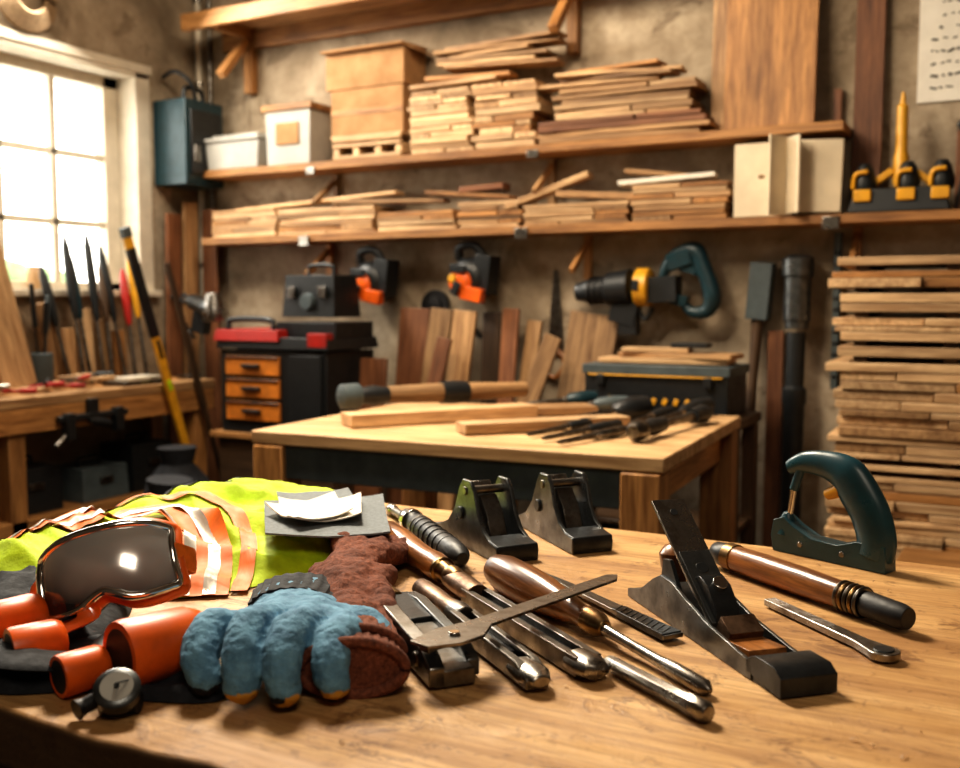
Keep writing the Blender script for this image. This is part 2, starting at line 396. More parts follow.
b=B('plywood_panel',bev=.003); b.box((-1.0,4.66,2.52),(.40,.02,.92),W_or,(math.radians(-5),0,0)); b.box((-1.15,4.70,2.52),(.25,.02,.92),W_md,(math.radians(-3),0,0)); b.done()
b=B('tall_plank',bev=.003); b.box((-.59,4.715,2.30),(.12,.02,1.26),W_rd,(math.radians(-1.5),0,.0)); b.done()
b=B('tall_plank',bev=.003); b.box((-.72,4.72,1.95),(.035,.02,.56),W_rd,(math.radians(-2),0,.0)); b.done()
b=B('handwritten_notice')
b.box((-.20,4.742,2.40),(.40,.006,.52),PAPER)
for r in range(9):
    x=-.35; z=2.60-r*.05
    for k in range(7):
        w=U(.008,.03)
        if rnd()<.8: b.box((x+w/2,4.7375,z+U(-.004,.004)),(w,.002,U(.003,.012)),INK,(0,U(-.5,.5),0))
        x+=w+U(.006,.02)
        if x>-.06: break
b.done()

# ---------------------------------------------------------------- wall mounted tools
def orange_tool(x,z):
    b=B('orange_power_sander',(x,4.62,z),bev=.004)
    b.lathe((0,.1,0),(0,-.10,0),[(0,.10),(.4,.115),(.75,.11),(.9,.09),(1,.06)],BLK,24)
    b.lathe((-.02,-.05,-.02),(-.02,-.125,-.02),[(0,.075),(.6,.07),(.9,.055),(1,.03)],ORG,24)
    b.box((.09,-.02,.02),(.09,.12,.20),BLK,(0,.1,0)); b.box((.05,-.09,-.08),(.12,.06,.07),ORG,(0,.2,0)); b.box((-.02,-.125,.05),(.09,.02,.04),BLK,(0,.1,0)); b.box((-.03,-.13,-.05),(.04,.02,.07),BLK,(0,.5,0))
    b.tube([(-.06,-.03,.10),(-.05,-.05,.16),(.04,-.05,.17),(.09,-.03,.10)],.022,BLK)
    b.lathe((-.05,-.12,.0),(-.05,-.14,.0),[(0,.025),(1,.02)],YEL)
    b.cyl((0,.1,.05),(0,.129,.05),.02,STEEL); b.done()
orange_tool(-3.12,1.40); orange_tool(-2.50,1.41)
b=B('grinding_disc'); b.lathe((-2.79,4.745,1.27),(-2.79,4.70,1.27),[(0,.085),(.6,.085),(.61,.05),(.9,.045),(1,.02)],BLKR,24)
b.tube([(-2.72,4.70,1.25),(-2.60,4.70,1.20),(-2.50,4.72,1.10)],.012,BLK); b.done()
b=B('cordless_drill',(-1.58,4.62,1.36),bev=.006)
b.lathe((-.33,0,-.02),(-.05,0,0),[(0,.045),(.12,.05),(.14,.055),(.3,.062),(.55,.066),(.6,.082),(1,.09)],BLK,20)
for i in range(5): b.lathe((-.26+i*.03,0,-.017+i*.003),(-.25+i*.03,0,-.017+i*.003),[(0,.070),(1,.070)],BLKR,18)
b.lathe((-.02,0,.0),(.05,0,.0),[(0,.085),(.1,.094),(.9,.09),(1,.08)],YEL,20); b.box((.0,-.088,.01),(.03,.02,.05),BLK)
b.box((.11,0,-.01),(.15,.11,.12),BLK,(0,-.05,0)); b.box((.19,0,-.06),(.08,.06,.05),TEAL,(0,.2,0))
b.tube([(.10,0,.04),(.14,0,.12),(.20,0,.165),(.265,0,.165),(.295,0,.10),(.325,0,.03),(.345,0,-.05),(.32,0,-.11),(.25,0,-.115),(.21,0,-.08)],[.020,.030,.036,.042,.040,.040,.042,.034,.026,.020],TEAL,14,up=(0,1,0))
b.box((.19,0,.13),(.11,.08,.075),TEAL,(0,-.3,0)); b.box((.24,0,.10),(.08,.05,.07),TEAL,(0,.3,0))
b.box((-.08,0,-.12),(.13,.07,.11),BLK,(0,.25,0)); b.box((-.06,0,-.19),(.09,.06,.07),BLK); b.tube([(-.02,0,-.10),(.02,0,-.15),(.06,0,-.10)],.012,BLK,up=(0,1,0))
b.cyl((.0,.05,.02),(.0,.128,.02),.015,STEEL); b.done()
b=B('wooden_mallet',bev=.004)
b.lathe((-1.07,4.66,.62),(-1.04,4.69,1.22),[(0,.03),(.5,.022),(1,.028)],W_dk); b.box((-1.03,4.69,1.34),(.10,.09,.26),BGREY,(0,.08,0)); b.done()
b=B('leaning_board',bev=.003); b.box((-.96,4.71,.58),(.07,.03,1.16),W_rd,(math.radians(-1),0,0)); b.done()
b=B('steel_tube_torch'); x=-.86
b.lathe((x,4.62,0.0),(x,4.66,1.5),[(0,.045),(.1,.045),(.55,.048),(.56,.055),(.60,.055),(.61,.042),(.77,.042)],BLK,20)
b.lathe((x,4.653,1.17),(x,4.66,1.50),[(0,.052),(.1,.052),(.12,.06),(.7,.06),(.72,.07),(.95,.07),(1,.05)],IRONS,20); b.done()
b=B('wall_rack_rail',bev=.003); b.bb(-.715,-.685,4.70,4.748,.9,1.60,BGREY)
for i in range(12): b.bb(-.712,-.688,4.695,4.70,.95+i*.05,.965+i*.05,BLK)
b.done()
b=B('hand_saw',bev=.001)
b.prism([(0,0),(.03,.42),(.055,.42),(.09,0)],.003,STEELD,Matrix.Translation((-2.12,4.735,1.03))); b.tube([(-2.12,4.73,1.03),(-2.14,4.72,.95),(-2.07,4.72,.90),(-2.02,4.72,.97),(-2.05,4.73,1.03)],.014,W_hd,closed=True); b.done()

WS=[W_lt,W_lt,W_md,W_lt,W_or]
def f(b):
    b.bb(-.62,.5,4.12,4.66,0,.05,W_dk); z=.05
    while z<1.42:
        t=U(.018,.038)
        if rnd()<.25:
            for x in (-.52,-.2,.2,.45): b.box((x,4.38,z+.009),(.05,.5,.018),W_dk)
            z+=.019
        x0=-.62+U(-.03,.03)
        if rnd()<.5: b.box(((x0+.5)/2,4.38,z+t/2),(.5-x0,.54,t),random.choice(WS),(0,U(-.004,.004),U(-.02,.02)))
        else:
            m=U(-.4,-.1)
            b.box(((x0+m)/2,4.38+U(-.02,.02),z+t/2),(m-x0-.01,.54,t),random.choice(WS)); b.box(((m+.5)/2,4.38,z+t/2),(.5-m,.54,t),random.choice(WS))
        z+=t+.004
lumber('lumber_stack',f)
b=B('low_plank_platform',bev=.004)
for i in range(4): b.box((-.1,3.96-i*.12,.30),(.9,.11,.03),W_md)
b.box((-.1,3.8,.25),(.9,.40,.04),W_dk)
for x in (-.5,.3): b.box((x,3.8,.115),(.06,.36,.23),W_dk)
b.box((-.1,3.80,.335),(.7,.3,.03),W_lt,(0,0,.05)); b.box((0.02,3.82,.368),(.7,.3,.03),W_or,(0,0,-.04)); b.done()

# ---------------------------------------------------------------- left corner
b=B('wall_cabinet',bev=.008); b.bb(-4.495,-4.24,4.37,4.68,1.97,2.46,TEAL)
b.bb(-4.238,-4.225,4.40,4.65,2.03,2.40,BLK); b.bb(-4.225,-4.215,4.42,4.47,2.10,2.2,STEELD)
b.tube([(-4.3,4.42,2.46),(-4.3,4.44,2.53),(-4.3,4.56,2.53),(-4.3,4.58,2.46)],.014,BLK)
b.tube([(-4.28,4.5,2.46),(-4.27,4.45,2.56),(-4.34,4.40,2.62),(-4.46,4.42,2.60)],.012,BLK); b.done()
b=B('conduit_pipe'); b.cyl((-4.46,4.72,1.2),(-4.46,4.72,3.49),.02,WHITE); b.cyl((-4.38,4.73,.9),(-4.38,4.73,3.49),.014,STEELD)
for z in (1.5,2.6,3.1): b.cyl((-4.46,4.72,z),(-4.46,4.72,z+.03),.026,STEEL)
b.done()
b=B('rope_coil')
for i in range(5):
    r=.17-.018*i; b.tube([(-4.475+.008*i,3.52+r*math.cos(a*math.pi/6),2.84+r*math.sin(a*math.pi/6)) for a in range(12)],.016,ROPE,closed=True,sub=3)
b.done()
for nm,(x,y0,z0,y1,z1,w),mt in [('leaning_board',(-4.20,3.27,.852,2.98,1.98,.19),W_lt),('leaning_board',(-4.28,3.58,.852,3.46,1.30,.12),W_md)]:
    b=B(nm,bev=.003); b.box(((x-.10),(y0+y1)/2,(z0+z1)/2),(.022,w,math.hypot(y1-y0,z1-z0)-.03),mt,(math.atan2(y0-y1,z1-z0),0,0)); b.done()
for x,y,z1,mt,rx in [(-4.44,4.44,1.80,W_rd,0),(-4.44,4.58,1.88,W_md,0),(-4.34,4.66,1.84,W_rd,0)]:
    b=B('leaning_plank',bev=.003); b.box((x,y,z1/2+.01),(.025,.11,z1) if x<-4.4 else (.11,.025,z1),mt,(0,math.radians(1) if x<-4.4 else 0,0)); b.done()
# long-handled chisels and boards leaning beside the window
for i,(y,h,w,mt) in enumerate([(3.60,.30,.07,W_md),(3.70,.40,.10,W_lt),(3.82,.34,.09,W_md),(3.93,.28,.08,W_or)]):
    b=B('short_board',bev=.003); b.box((-4.34,y,.854+h/2),(.022,w,h),mt,(0,math.radians(-5),0)); b.done()
for i,(y,h,mt,tx,k) in enumerate([(3.55,.62,BLK,-.06,.5),(3.62,.78,BLK,.02,.45),(3.68,.70,TEAL,-.02,.5),(3.75,.80,BLK,.03,.42),(3.82,.66,W_dk,.05,.5),(3.90,.74,BLK,-.03,.45),(3.98,.62,RED,.04,.5),(4.05,.70,YEL,.02,.5)]):
    b=B('long_handled_chisel'); x0=-4.27+.015*(i%2)
    P0=Vector((x0,y,.853)); P1=Vector((-4.40,y+tx,.852+h)); 
    b.lathe(P0,P0.lerp(P1,k),[(0,.004),(.05,.012),(.5,.010),(1,.008)],STEELD,12); b.lathe(P0.lerp(P1,k),P1,[(0,.012),(.1,.019),(.5,.025),(.85,.020),(1,.008)],mt,16); b.done()
b=B('tool_jar',(-4.33,3.42,.852),bev=.003)
b.lathe((0,0,0),(0,0,.18),[(0,.05),(.1,.055),(1,.055)],BGREY)
for i in range(4):
    a=i*1.6; b.lathe((.02*math.cos(a),.02*math.sin(a),.16),(.05*math.cos(a),.05*math.sin(a),.44+.03*i),[(0,.006),(.4,.006),(.42,.014),(1,.012)],[BLK,BGREY,W_or,BLK][i])
b.done()
b=B('spirit_level',bev=.003)
p0=Vector((-3.98,4.20,.03));p1=Vector((-3.98,3.66,1.66));M=MX(p0,p1,(1,0,0));L=(p1-p0).length
b.box((L/2,0,0),(L,.05,.022),YEL,M=M); b.box((L*.80,0,0),(L*.28,.052,.026),BLK,M=M); b.box((L-.02,0,0),(.05,.056,.03),BGREY,M=M)
b.box((L*.5,0,0),(.06,.03,.03),LIME,M=M); b.box((L*.62,0,.012),(.1,.02,.008),BLK,M=M); b.box((.01,0,0),(.03,.056,.03),BLK,M=M); b.done()
b=B('broom_handle')
b.lathe((-3.93,4.36,.02),(-4.06,4.02,1.50),[(0,.018),(.45,.015),(.46,.020),(1,.018)],W_dk,14); b.done()
b=B('angle_grinder',(-4.14,4.36,1.27),bev=.004)
b.lathe((-.10,0,.03),(.12,-.02,-.03),[(0,.03),(.15,.045),(.6,.048),(.65,.055),(1,.05)],IRONS,18)
b.lathe((.10,0,-.09),(.10,-.01,.07),[(0,.07),(.3,.075),(.6,.06),(1,.045)],STEEL,18)
b.tube([(-.1,0,.03),(-.16,.02,.06),(-.22,.05,-.05),(-.15,.1,-.2)],.01,BLK); b.cyl((-.12,0,.02),(-.30,.05,.05),.012,BLK)
b.box((0,.0,-.09),(.10,.06,.14),BLK,(0,.2,0)); b.cyl((-.05,-.05,-.15),(-.05,-.05,-.40),.012,STEELD); b.box((-.05,-.06,-.41),(.1,.1,.02),STEELD); b.done()

b=B('side_workbench',bev=.005)
for i in range(3): b.bb(-4.49+i*.155,-4.49+(i+1)*.155-.002,1.4,4.34,.80,.85,W_or if i<2 else W_md)
b.bb(-4.06,-4.03,1.4,4.33,.68,.80,W_or)
b.bb(-4.45,-4.06,4.28,4.31,.68,.80,W_or)
for y in (1.5,3.05,4.24): b.bb(-4.14,-4.05,y-.045,y+.045,0,.68,W_or); b.bb(-4.47,-4.39,y-.045,y+.045,0,.68,W_or)
b.bb(-4.46,-4.06,1.45,4.28,.24,.27,W_or); b.bb(-4.07,-4.05,1.5,4.24,.20,.27,W_or)
b.done()
b=B('bar_clamp',bev=.004)
b.box((-4.005,3.45,.73),(.03,.42,.03),BLK); b.box((-4.0,3.3,.69),(.045,.05,.13),BLK); b.box((-4.0,3.6,.70),(.045,.05,.12),BLK)
b.lathe((-4.0,3.42,.71),(-4.0,3.56,.68),[(0,.012),(.3,.022),(.8,.022),(1,.012)],BLK); b.lathe((-4.0,3.28,.65),(-4.0,3.22,.60),[(0,.012),(1,.018)],STEELD); b.box((-4.01,3.45,.77),(.03,.06,.09),BLK); b.done()
b=B('steel_tray',(-4.15,3.86,.852),bev=.003); b.box((0,0,.01),(.17,.30,.02),STEELD); b.box((0,0,.03),(.14,.26,.02),WHITE,(0,0,.1)); b.done()
b=B('small_hand_tool_pile',(-4.14,3.30,.852),bev=.002)
for i in range(18): 
    a=U(0,3); x,y=U(-.09,.08),U(-.35,.35); dx,dy=.07*math.cos(a),.09*math.sin(a)
    b.lathe((x-dx,y-dy,.014+i*.003),(x+dx,y+dy,.016+i*.003),[(0,.006),(.5,.007),(.52,.013),(1,.012)],random.choice([RED,BLK,STEEL,W_lt,BLK]))
b.done()
b=B('ceramic_cup',(-4.56,3.58,1.357)); b.lathe((0,0,0),(0,0,.12),[(0,.03),(.2,.045),(.7,.045),(1,.03)],W_lt); b.done()
for i,(y,h,mt) in enumerate([(3.2,.22,BLK),(3.62,.17,BGREY),(3.95,.25,BLK)]):
    b=B('tool_case',(-4.25,y,.272),bev=.012); b.box((0,0,h/2),(.26,.30,h),mt,taper=(.95,.95)); b.box((.13,0,h*.6),(.02,.08,.03),STEELD)
    b.tube([(0,-.07,h),(0,-.06,h+.04),(0,.06,h+.04),(0,.07,h)],.01,BLK); b.done()
b=B('rope_coil',(-3.85,2.85,.03))
for i in range(5): b.tube([(.13*math.cos(a*math.pi/5)+U(-.01,.01),.13*math.sin(a*math.pi/5),.028*i) for a in range(10)],.015,ROPE,closed=True,sub=3)
b.done()
b=B('dust_bag',(-3.75,3.75,.0)); 
b.lathe((0,0,0.002),(0,0,.55),[(0,.16),(.1,.19),(.4,.20),(.7,.15),(.85,.08),(1,.10)],BCL,24); b.done()
b=B('dust_bag',(-3.35,3.25,.0)); 
b.lathe((0,0,0.002),(.05,0,.50),[(0,.15),(.1,.17),(.5,.16),(.8,.08),(1,.10)],BCL,24); b.done()

# tool chest
b=B('tool_chest',(-3.40,4.30,-.045),bev=.006)
b.box((0,0,.31),(.80,.44,.03),W_or)
for x in (-.36,.36):
    for y in (-.18,.18): b.box((x,y,.17),(.06,.06,.25),W_dk)
b.box((0,0,.48),(.76,.42,.31),W_dk); b.box((-.0,-.01,.625),(.84,.46,.03),W_or)
b.box((0,0,.86),(.70,.42,.44),BLK)
for z in (.76,.88,1.0): 
    b.box((-.13,-.215,z),(.36,.02,.10),ORG2); b.box((-.13,-.235,z),(.12,.02,.018),BLK); b.box((-.13,-.228,z+.045),(.36,.012,.008),BLK)
b.box((.22,-.215,.88),(.20,.02,.36),BLK)
b.box((0,0,1.12),(.74,.46,.06),BLK,taper=(.97,.97)); b.box((-.16,-.02,1.16),(.44,.44,.06),RED,taper=(.95,.95)); b.box((.30,-.20,1.14),(.12,.06,.07),RED)
b.tube([(-.3,-.2,1.19),(-.28,-.2,1.24),(-.02,-.2,1.24),(0,-.2,1.19)],.016,BLK)
b.box((.17,.02,1.19),(.38,.34,.08),BLK); b.done()
b=B('black_tool_case',(-3.26,4.33,1.19),bev=.02); b.box((0,0,.13),(.34,.24,.22),BLK,taper=(.92,.85)); b.box((-.1,-.125,.15),(.05,.02,.06),STEELD); b.box((.1,-.125,.15),(.05,.02,.06),STEELD)
b.lathe((0,-.10,.10),(0,-.14,.10),[(0,.05),(1,.04)],BGREY)
b.tube([(-.08,0,.24),(-.07,0,.29),(.07,0,.29),(.08,0,.24)],.012,BLK); b.done()

for x,w,z1,mt,ry,y in [(-2.94,.16,.98,W_rd,0,4.30),(-2.86,.18,1.24,W_rd,.03,4.56),(-2.70,.13,1.24,W_md,.10,4.54),(-2.52,.13,1.23,W_md,.08,4.48),(-2.60,.08,1.1,W_rd,.2,4.38),(-2.40,.10,1.22,W_dk,-.03,4.60),(-2.28,.09,1.24,W_rd,.02,4.56),(-2.18,.08,1.18,W_md,.10,4.60),(-2.04,.09,1.14,W_md,.34,4.42),(-1.86,.26,1.22,W_md,.12,4.60)]:
    b=B('leaning_board',bev=.003); b.box((x-math.tan(ry)*.35,y,z1/2+.02),(w,.025,z1),mt,(math.radians(-6),ry,0)); b.done()
b=B('equipment_stand',bev=.004)
b.bb(-1.70,-.98,4.12,4.54,.76,.80,W_dk)
for x in (-1.66,-1.02):
    for y in (4.16,4.50): b.bb(x-.03,x+.03,y-.03,y+.03,0,.76,W_dk)
b.bb(-1.67,-1.0,4.14,4.52,.3,.33,W_dk); b.done()
b=B('hard_tool_case',(-1.36,4.33,.802),bev=.01)
b.box((0,0,.09),(.64,.34,.18),BLK); b.box((0,0,.195),(.66,.36,.04),BGREY)
b.box((0,-.182,.170),(.60,.008,.008),YEL)
for x in (-.24,.24): b.box((x,-.18,.15),(.035,.03,.045),BLK)
for i in range(9): b.box((-.2+i*.05,-.174,.06),(.022,.006,.03),YEL,(0,.4,0))
b.done()
def f(b):
    b.box((-1.36,4.34,1.032),(.58,.2,.022),W_lt,(0,0,.05)); b.box((-1.30,4.34,1.056),(.52,.18,.022),W_md,(0,0,-.08)); b.box((-1.4,4.32,1.079),(.3,.12,.02),W_lt,(0,0,.1)); b.box((-1.25,4.34,1.101),(.16,.1,.02),BLK)
lumber('board_pile',f)

# ---------------------------------------------------------------- middle table
b=B('assembly_table',(-1.62,3.28,0),rz=.05,bev=.005)
for i in range(6): b.box((0,-.58+.1+i*.193,.827),(1.46,.191,.045),W_tab)
b.box((0,-.54,.745),(1.26,.03,.12),BGREY); b.box((0,.52,.745),(1.26,.03,.12),BGREY)
for x in (-.66,.66): b.box((x,0,.745),(.035,1.0,.12),W_or)
for x in (-.66,.66):
    for y in (-.52,.52): b.box((x,y,.40),(.12,.12,.80),W_or)
b.box((0,.52,.25),(1.2,.04,.08),W_or); 
for x in (-.64,.64): b.box((x,0,.25),(.04,.95,.08),W_or)
b.done()
zt=.852
def rod(name,p0,p1,parts,bev=0):
    b=B(name,bev=bev)
    for a,c,prof,mt in parts:
        P0=Vector(p0);P1=Vector(p1); b.lathe(P0.lerp(P1,a),P0.lerp(P1,c),prof,mt,18)
    return b.done()
rod('large_mallet',(-2.17,2.98,zt+.095),(-1.75,3.68,zt+.085),[(0,.10,[(0,.028),(.1,.045),(.9,.048),(1,.042)],BGREY),(.10,.24,[(0,.03),(.5,.038),(1,.030)],BLK),(.24,.52,[(0,.032),(1,.038)],W_md),(.52,.66,[(0,.043),(.5,.046),(1,.042)],BLK),(.66,1,[(0,.036),(1,.030)],W_md)])
def f(b): b.box((-1.86,3.20,zt+.024),(.75,.12,.045),W_lt,(0,0,.95))
lumber('square_timber',f)
def f(b): b.box((-1.66,3.55,zt+.018),(.50,.16,.03),W_md,(0,0,.7))
lumber('cut_board',f)
def f(b): b.box((-1.42,3.15,zt+.020),(.62,.10,.035),W_lt,(0,0,.85))
lumber('square_timber',f)
HB=[(0,.008),(.08,.026),(.5,.030),(.9,.024),(1,.012)]
def hchisel(name,p0,p1,hm,rs=.010,k=.45,hs=1.0,blade=STEELD):
    return rod(name,(p0[0],p0[1],zt+.03*hs),(p1[0],p1[1],zt+.012),[(0,k,[(t,r*hs) for t,r in HB],hm),(k,k+.06,[(0,.016),(1,.013)],STEEL),(k+.06,1,[(0,rs),(.9,rs*.8),(1,rs*.3)],blade)])
hchisel('carving_chisel',(-1.56,4.02),(-1.80,3.80),TEAL,hs=1.1)
hchisel('carving_chisel',(-1.38,3.92),(-1.66,3.70),BGREY,hs=1.0)
hchisel('carving_chisel',(-1.22,3.68),(-1.42,3.36),BLK,hs=1.5,rs=.014)
hchisel('screwdriver',(-1.28,3.30),(-1.38,2.92),BLK,hs=.7)
hchisel('screwdriver',(-1.18,3.26),(-1.30,2.86),BLK,hs=.7)
hchisel('screwdriver',(-1.12,3.16),(-1.22,2.80),STEELD,hs=.6)
hchisel('carving_chisel',(-1.05,3.92),(-1.12,3.34),BLK,hs=1.2,rs=.014)
hchisel('screwdriver',(-1.14,3.72),(-1.20,3.34),BLK,hs=.8)
rod('pipe_clamp',(-1.04,2.98,zt+.035),(-.98,3.65,zt+.035),[(0,.10,[(0,.02),(.3,.034),(1,.032)],STEELD),(.10,.35,[(0,.02),(.5,.03),(1,.024)],BLK),(.35,.75,[(0,.014),(1,.016)],STEEL),(.75,1,[(0,.026),(.6,.034),(1,.02)],BLK)])
for i,(x,y,sx,h,mt) in enumerate([(-2.7,3.0,.4,.35,BLK),(-1.9,3.7,.5,.3,W_dk),(-1.3,3.6,.40,.4,BGREY)]):
    b=B('storage_crate',(x,y,0.002),bev=.008)
    b.box((0,0,.02),(sx,.35,.04),mt)
    for s in (-1,1): b.box((0,s*.165,h/2),(sx,.02,h),mt); b.box((s*sx/2,0,h/2),(.02,.35,h),mt)
    b.box((0,0,h*.5),(sx*.8,.28,h*.7),W_dk); b.done()

# ---------------------------------------------------------------- front workbench
BZ=.85
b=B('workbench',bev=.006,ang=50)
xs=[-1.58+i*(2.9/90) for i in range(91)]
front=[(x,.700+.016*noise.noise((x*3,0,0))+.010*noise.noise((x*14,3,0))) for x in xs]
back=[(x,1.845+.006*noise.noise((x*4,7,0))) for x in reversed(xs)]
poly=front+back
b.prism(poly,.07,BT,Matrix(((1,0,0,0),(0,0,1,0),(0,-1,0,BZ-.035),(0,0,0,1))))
b.bb(-1.45,1.2,.80,.84,.62,.78,W_dk); b.bb(-1.45,1.2,1.70,1.74,.62,.78,W_dk); b.bb(-1.46,-1.42,.84,1.70,.62,.78,W_dk)
for x in (-1.40,1.15):
    for y in (.85,1.69): b.bb(x-.06,x+.06,y-.06,y+.06,0,.78,W_dk)
b.bb(-1.4,1.15,.9,1.65,.22,.25,W_dk); b.done()

T=BZ+.001
FL=Matrix(((1,0,0,0),(0,0,1,0),(0,-1,0,0),(0,0,0,1)))
def tool(name,p0,p1,bev=.0,ang=40):
    d=Vector(p1)-Vector(p0); b=B(name,(p0[0],p0[1],T),math.atan2(d[1],d[0]),bev,ang); return b,d.length
b,L=tool('hand_plane',(-.478,1.452),(-.190,1.150),bev=.0016)
Wd=.070
b.prism([(0,0),(0,.010),(L-.02,.010),(L,.018),(L,0)],Wd,IRON)
side=[(.005,.0),(.005,.012),(.05,.024),(.09,.050),(.115,.062),(.15,.060),(.19,.048),(.25,.034),(.33,.024),(L-.06,.022),(L-.06,0)]
for y in (-Wd/2-.002,Wd/2-.003): b.prism(side,.005,IRONS,y0=y)
b.prism([(L-.07,.008),(L-.07,.024),(L-.05,.033),(L-.01,.033),(L+.004,.024),(L+.004,.002)],Wd+.004,IRON)
b.prism([(.10,.008),(.11,.045),(.13,.054),(.16,.046),(.235,.012)],Wd-.02,IRON)
th=math.atan2(.122,.165)
M=Matrix.Translation((.240,0,.014))@rotm((0,th,0))
b.box((-.115,0,.006),(.230,.052,.0045),STEEL,M=M)
b.box((-.07,0,.0105),(.12,.046,.004),IRONS,M=M)
b.prism([(-.085,0),(-.078,.012),(-.055,.019),(-.02,.013),(-.008,0)],.034,IRON,M=M@Matrix.Translation((0,0,.012)))
b.cyl(M@Vector((-.055,0,.026)),M@Vector((-.055,0,.038)),.010,CHR)
b.cyl(M@Vector((-.100,0,.008)),M@Vector((-.100,0,.013)),.009,BLK); b.cyl(M@Vector((-.205,0,.0082)),M@Vector((-.205,0,.0092)),.006,BLK)
for y in (-.030,.030): b.prism([(.10,.02),(.115,.085),(.135,.088),(.165,.05),(.18,.02)],.006,IRON,y0=y-.003)
b.box((.293,0,.016),(.085,.052,.014),W_hd,(0,-.08,0)); b.box((.270,0,.03),(.03,.048,.02),RUST,(0,.5,0))
b.lathe((.055,.018,.01),(.047,.022,.088),[(0,.014),(.15,.018),(.3,.015),(.55,.023),(.8,.026),(.95,.018),(1,.006)],W_hd,20)
b.done()
def blockplane(p0,p1,nm='block_plane'):
    b,L=tool(nm,p0,p1,bev=.0016); k=L/.29; W=.078
    b.prism([(0,0),(0,.008),(L,.014),(L,0)],W,IRON)
    pr=[(.0,.0),(0,.010),(.05,.018),(.09,.035),(.12,.065),(.14,.105),(.155,.124),(.185,.124),(.20,.108),(.215,.07),(.235,.045),(.262,.032),(.29,.028),(.29,0)]
    pr=[(x*k,z) for x,z in pr]
    for y in (-W/2-.001,W/2-.007): b.prism(pr,.008,IRONS,y0=y)
    b.prism([(.24*k,.005),(.24*k,.036),(L,.03),(L+.004,.02),(L+.002,.004)],W,IRON)
    b.prism([(.07*k,.006),(.12*k,.06),(.14*k,.062),(.19*k,.006)],W-.02,BLK)
    M=Matrix.Translation((.215*k,0,.012))@rotm((0,math.radians(50),0))
    b.box((-.065,0,.006),(.13,.042,.004),STEEL,M=M); b.prism([(-.10,0),(-.09,.014),(-.05,.018),(-.01,.008),(0,0)],.034,STEELD,M=M@Matrix.Translation((0,0,.009)))
    b.cyl((.168*k,-W/2-.004,.104),(.168*k,W/2+.006,.104),.008,STEELD)
    b.cyl((.15*k,-W/2-.0005,.060),(.15*k,-W/2-.006,.060),.012,IRON)
    b.ball((.085*k,0,.050),.018,BLK); b.done()
blockplane((-.985,1.715),(-.735,1.520)); blockplane((-.875,1.845),(-.645,1.640))

b,L=tool('woodworking_chisel',(-1.00,1.50),(-.415,1.075),bev=.001)
b.lathe((0,0,.027),(.27,0,.025),[(0,.016),(.03,.024),(.12,.028),(.35,.027),(.6,.022),(.78,.020),(.9,.022),(1,.020)],W_hd,24)
b.lathe((.265,0,.025),(.33,0,.022),[(0,.020),(.15,.021),(.2,.017),(.6,.013),(.62,.018),(.8,.018),(1,.015)],BRASS,20)
b.lathe((.31,0,.021),(.40,0,.018),[(0,.019),(.5,.021),(1,.019)],RUST,16,sq=(1,.8))
for y in (-.013,.013): b.box(((.38+L-.02)/2,y,.014),(L-.40,.011,.024),STEELD)
b.box(((.38+L-.02)/2,0,.010),(L-.41,.018,.014),IRON)
b.lathe((L-.045,0,.014),(L+.004,0,.014),[(0,.022),(.6,.023),(.9,.018),(1,.008)],STEEL,16,sq=(1,.62))
b.done()
b,L=tool('ratchet_handle',(-1.13,1.735),(-.785,1.415),bev=.001)
b.cyl((0,0,.012),(.12,0,.018),.009,STEELD); b.lathe((-.03,0,.010),(.02,0,.012),[(0,.006),(.3,.012),(.8,.012),(1,.006)],STEEL)
b.lathe((.11,0,.020),(L,0,.024),[(0,.012),(.04,.020),(.15,.022),(.17,.017),(.22,.018),(.25,.023),(.6,.021),(.85,.022),(.95,.019),(1,.01)],BLKR,20)
b.lathe((.145,0,.021),(.165,0,.0215),[(0,.0235),(1,.0235)],CHR,20); b.lathe((.20,0,.021),(.225,0,.0215),[(0,.021),(1,.024)],STEELD,20)
for i in range(6): b.lathe((.24+i*.03,0,.0222),(.246+i*.03,0,.0222),[(0,.0235),(1,.0235)],BLK,18)
b.done()
b,L=tool('adjustable_wrench',(-.872,1.262),(-.552,.985),bev=.0018)
b.lathe((0,0,.021),(.155,0,.021),[(0,.012),(.05,.019),(.3,.017),(.5,.018),(.9,.017),(1,.018)],RUST,18)
b.lathe((.13,0,.021),(.16,0,.021),[(0,.020),(1,.020)],BRASS,18); b.lathe((0,0,.021),(.02,0,.021),[(0,.015),(.5,.021),(1,.019)],STEELD,18)
b.prism([(.15,.004),(.15,.036),(.20,.046),(L-.03,.040),(L,.026),(L,.004)],.020,STEELD,y0=-.036)
b.prism([(.15,.004),(.15,.036),(.20,.042),(L-.05,.036),(L-.02,.024),(L-.02,.004)],.016,IRONS,y0=.018)
b.box((.21,0,.022),(.12,.045,.030),IRON); b.box((.29,0,.020),(.10,.045,.022),STEELD); b.box((L-.05,-.004,.012),(.10,.05,.020),STEELD)
b.cyl((.24,-.039,.028),(.24,.036,.028),.006,CHR); b.cyl((L-.05,-.039,.022),(L-.05,-.034,.022),.009,STEEL)
b.done()
b,L=tool('locking_pliers',(-.775,1.262),(-.462,1.018),bev=.0018)
b.lathe((0,0,.018),(.16,0,.020),[(0,.008),(.06,.015),(.4,.016),(.7,.014),(.9,.017),(1,.016)],RUST,18)
b.lathe((.14,0,.019),(.175,0,.019),[(0,.018),(.5,.019),(1,.017)],STEELD,18)
b.prism([(.165,.004),(.165,.032),(L-.03,.028),(L,.016),(L,.004)],.012,STEELD,y0=-.019)
b.prism([(.165,.004),(.165,.030),(L-.04,.026),(L-.01,.014),(L-.01,.004)],.010,STEELD,y0=.008)
b.box((.24,-.003,.013),(.15,.022,.016),IRON)
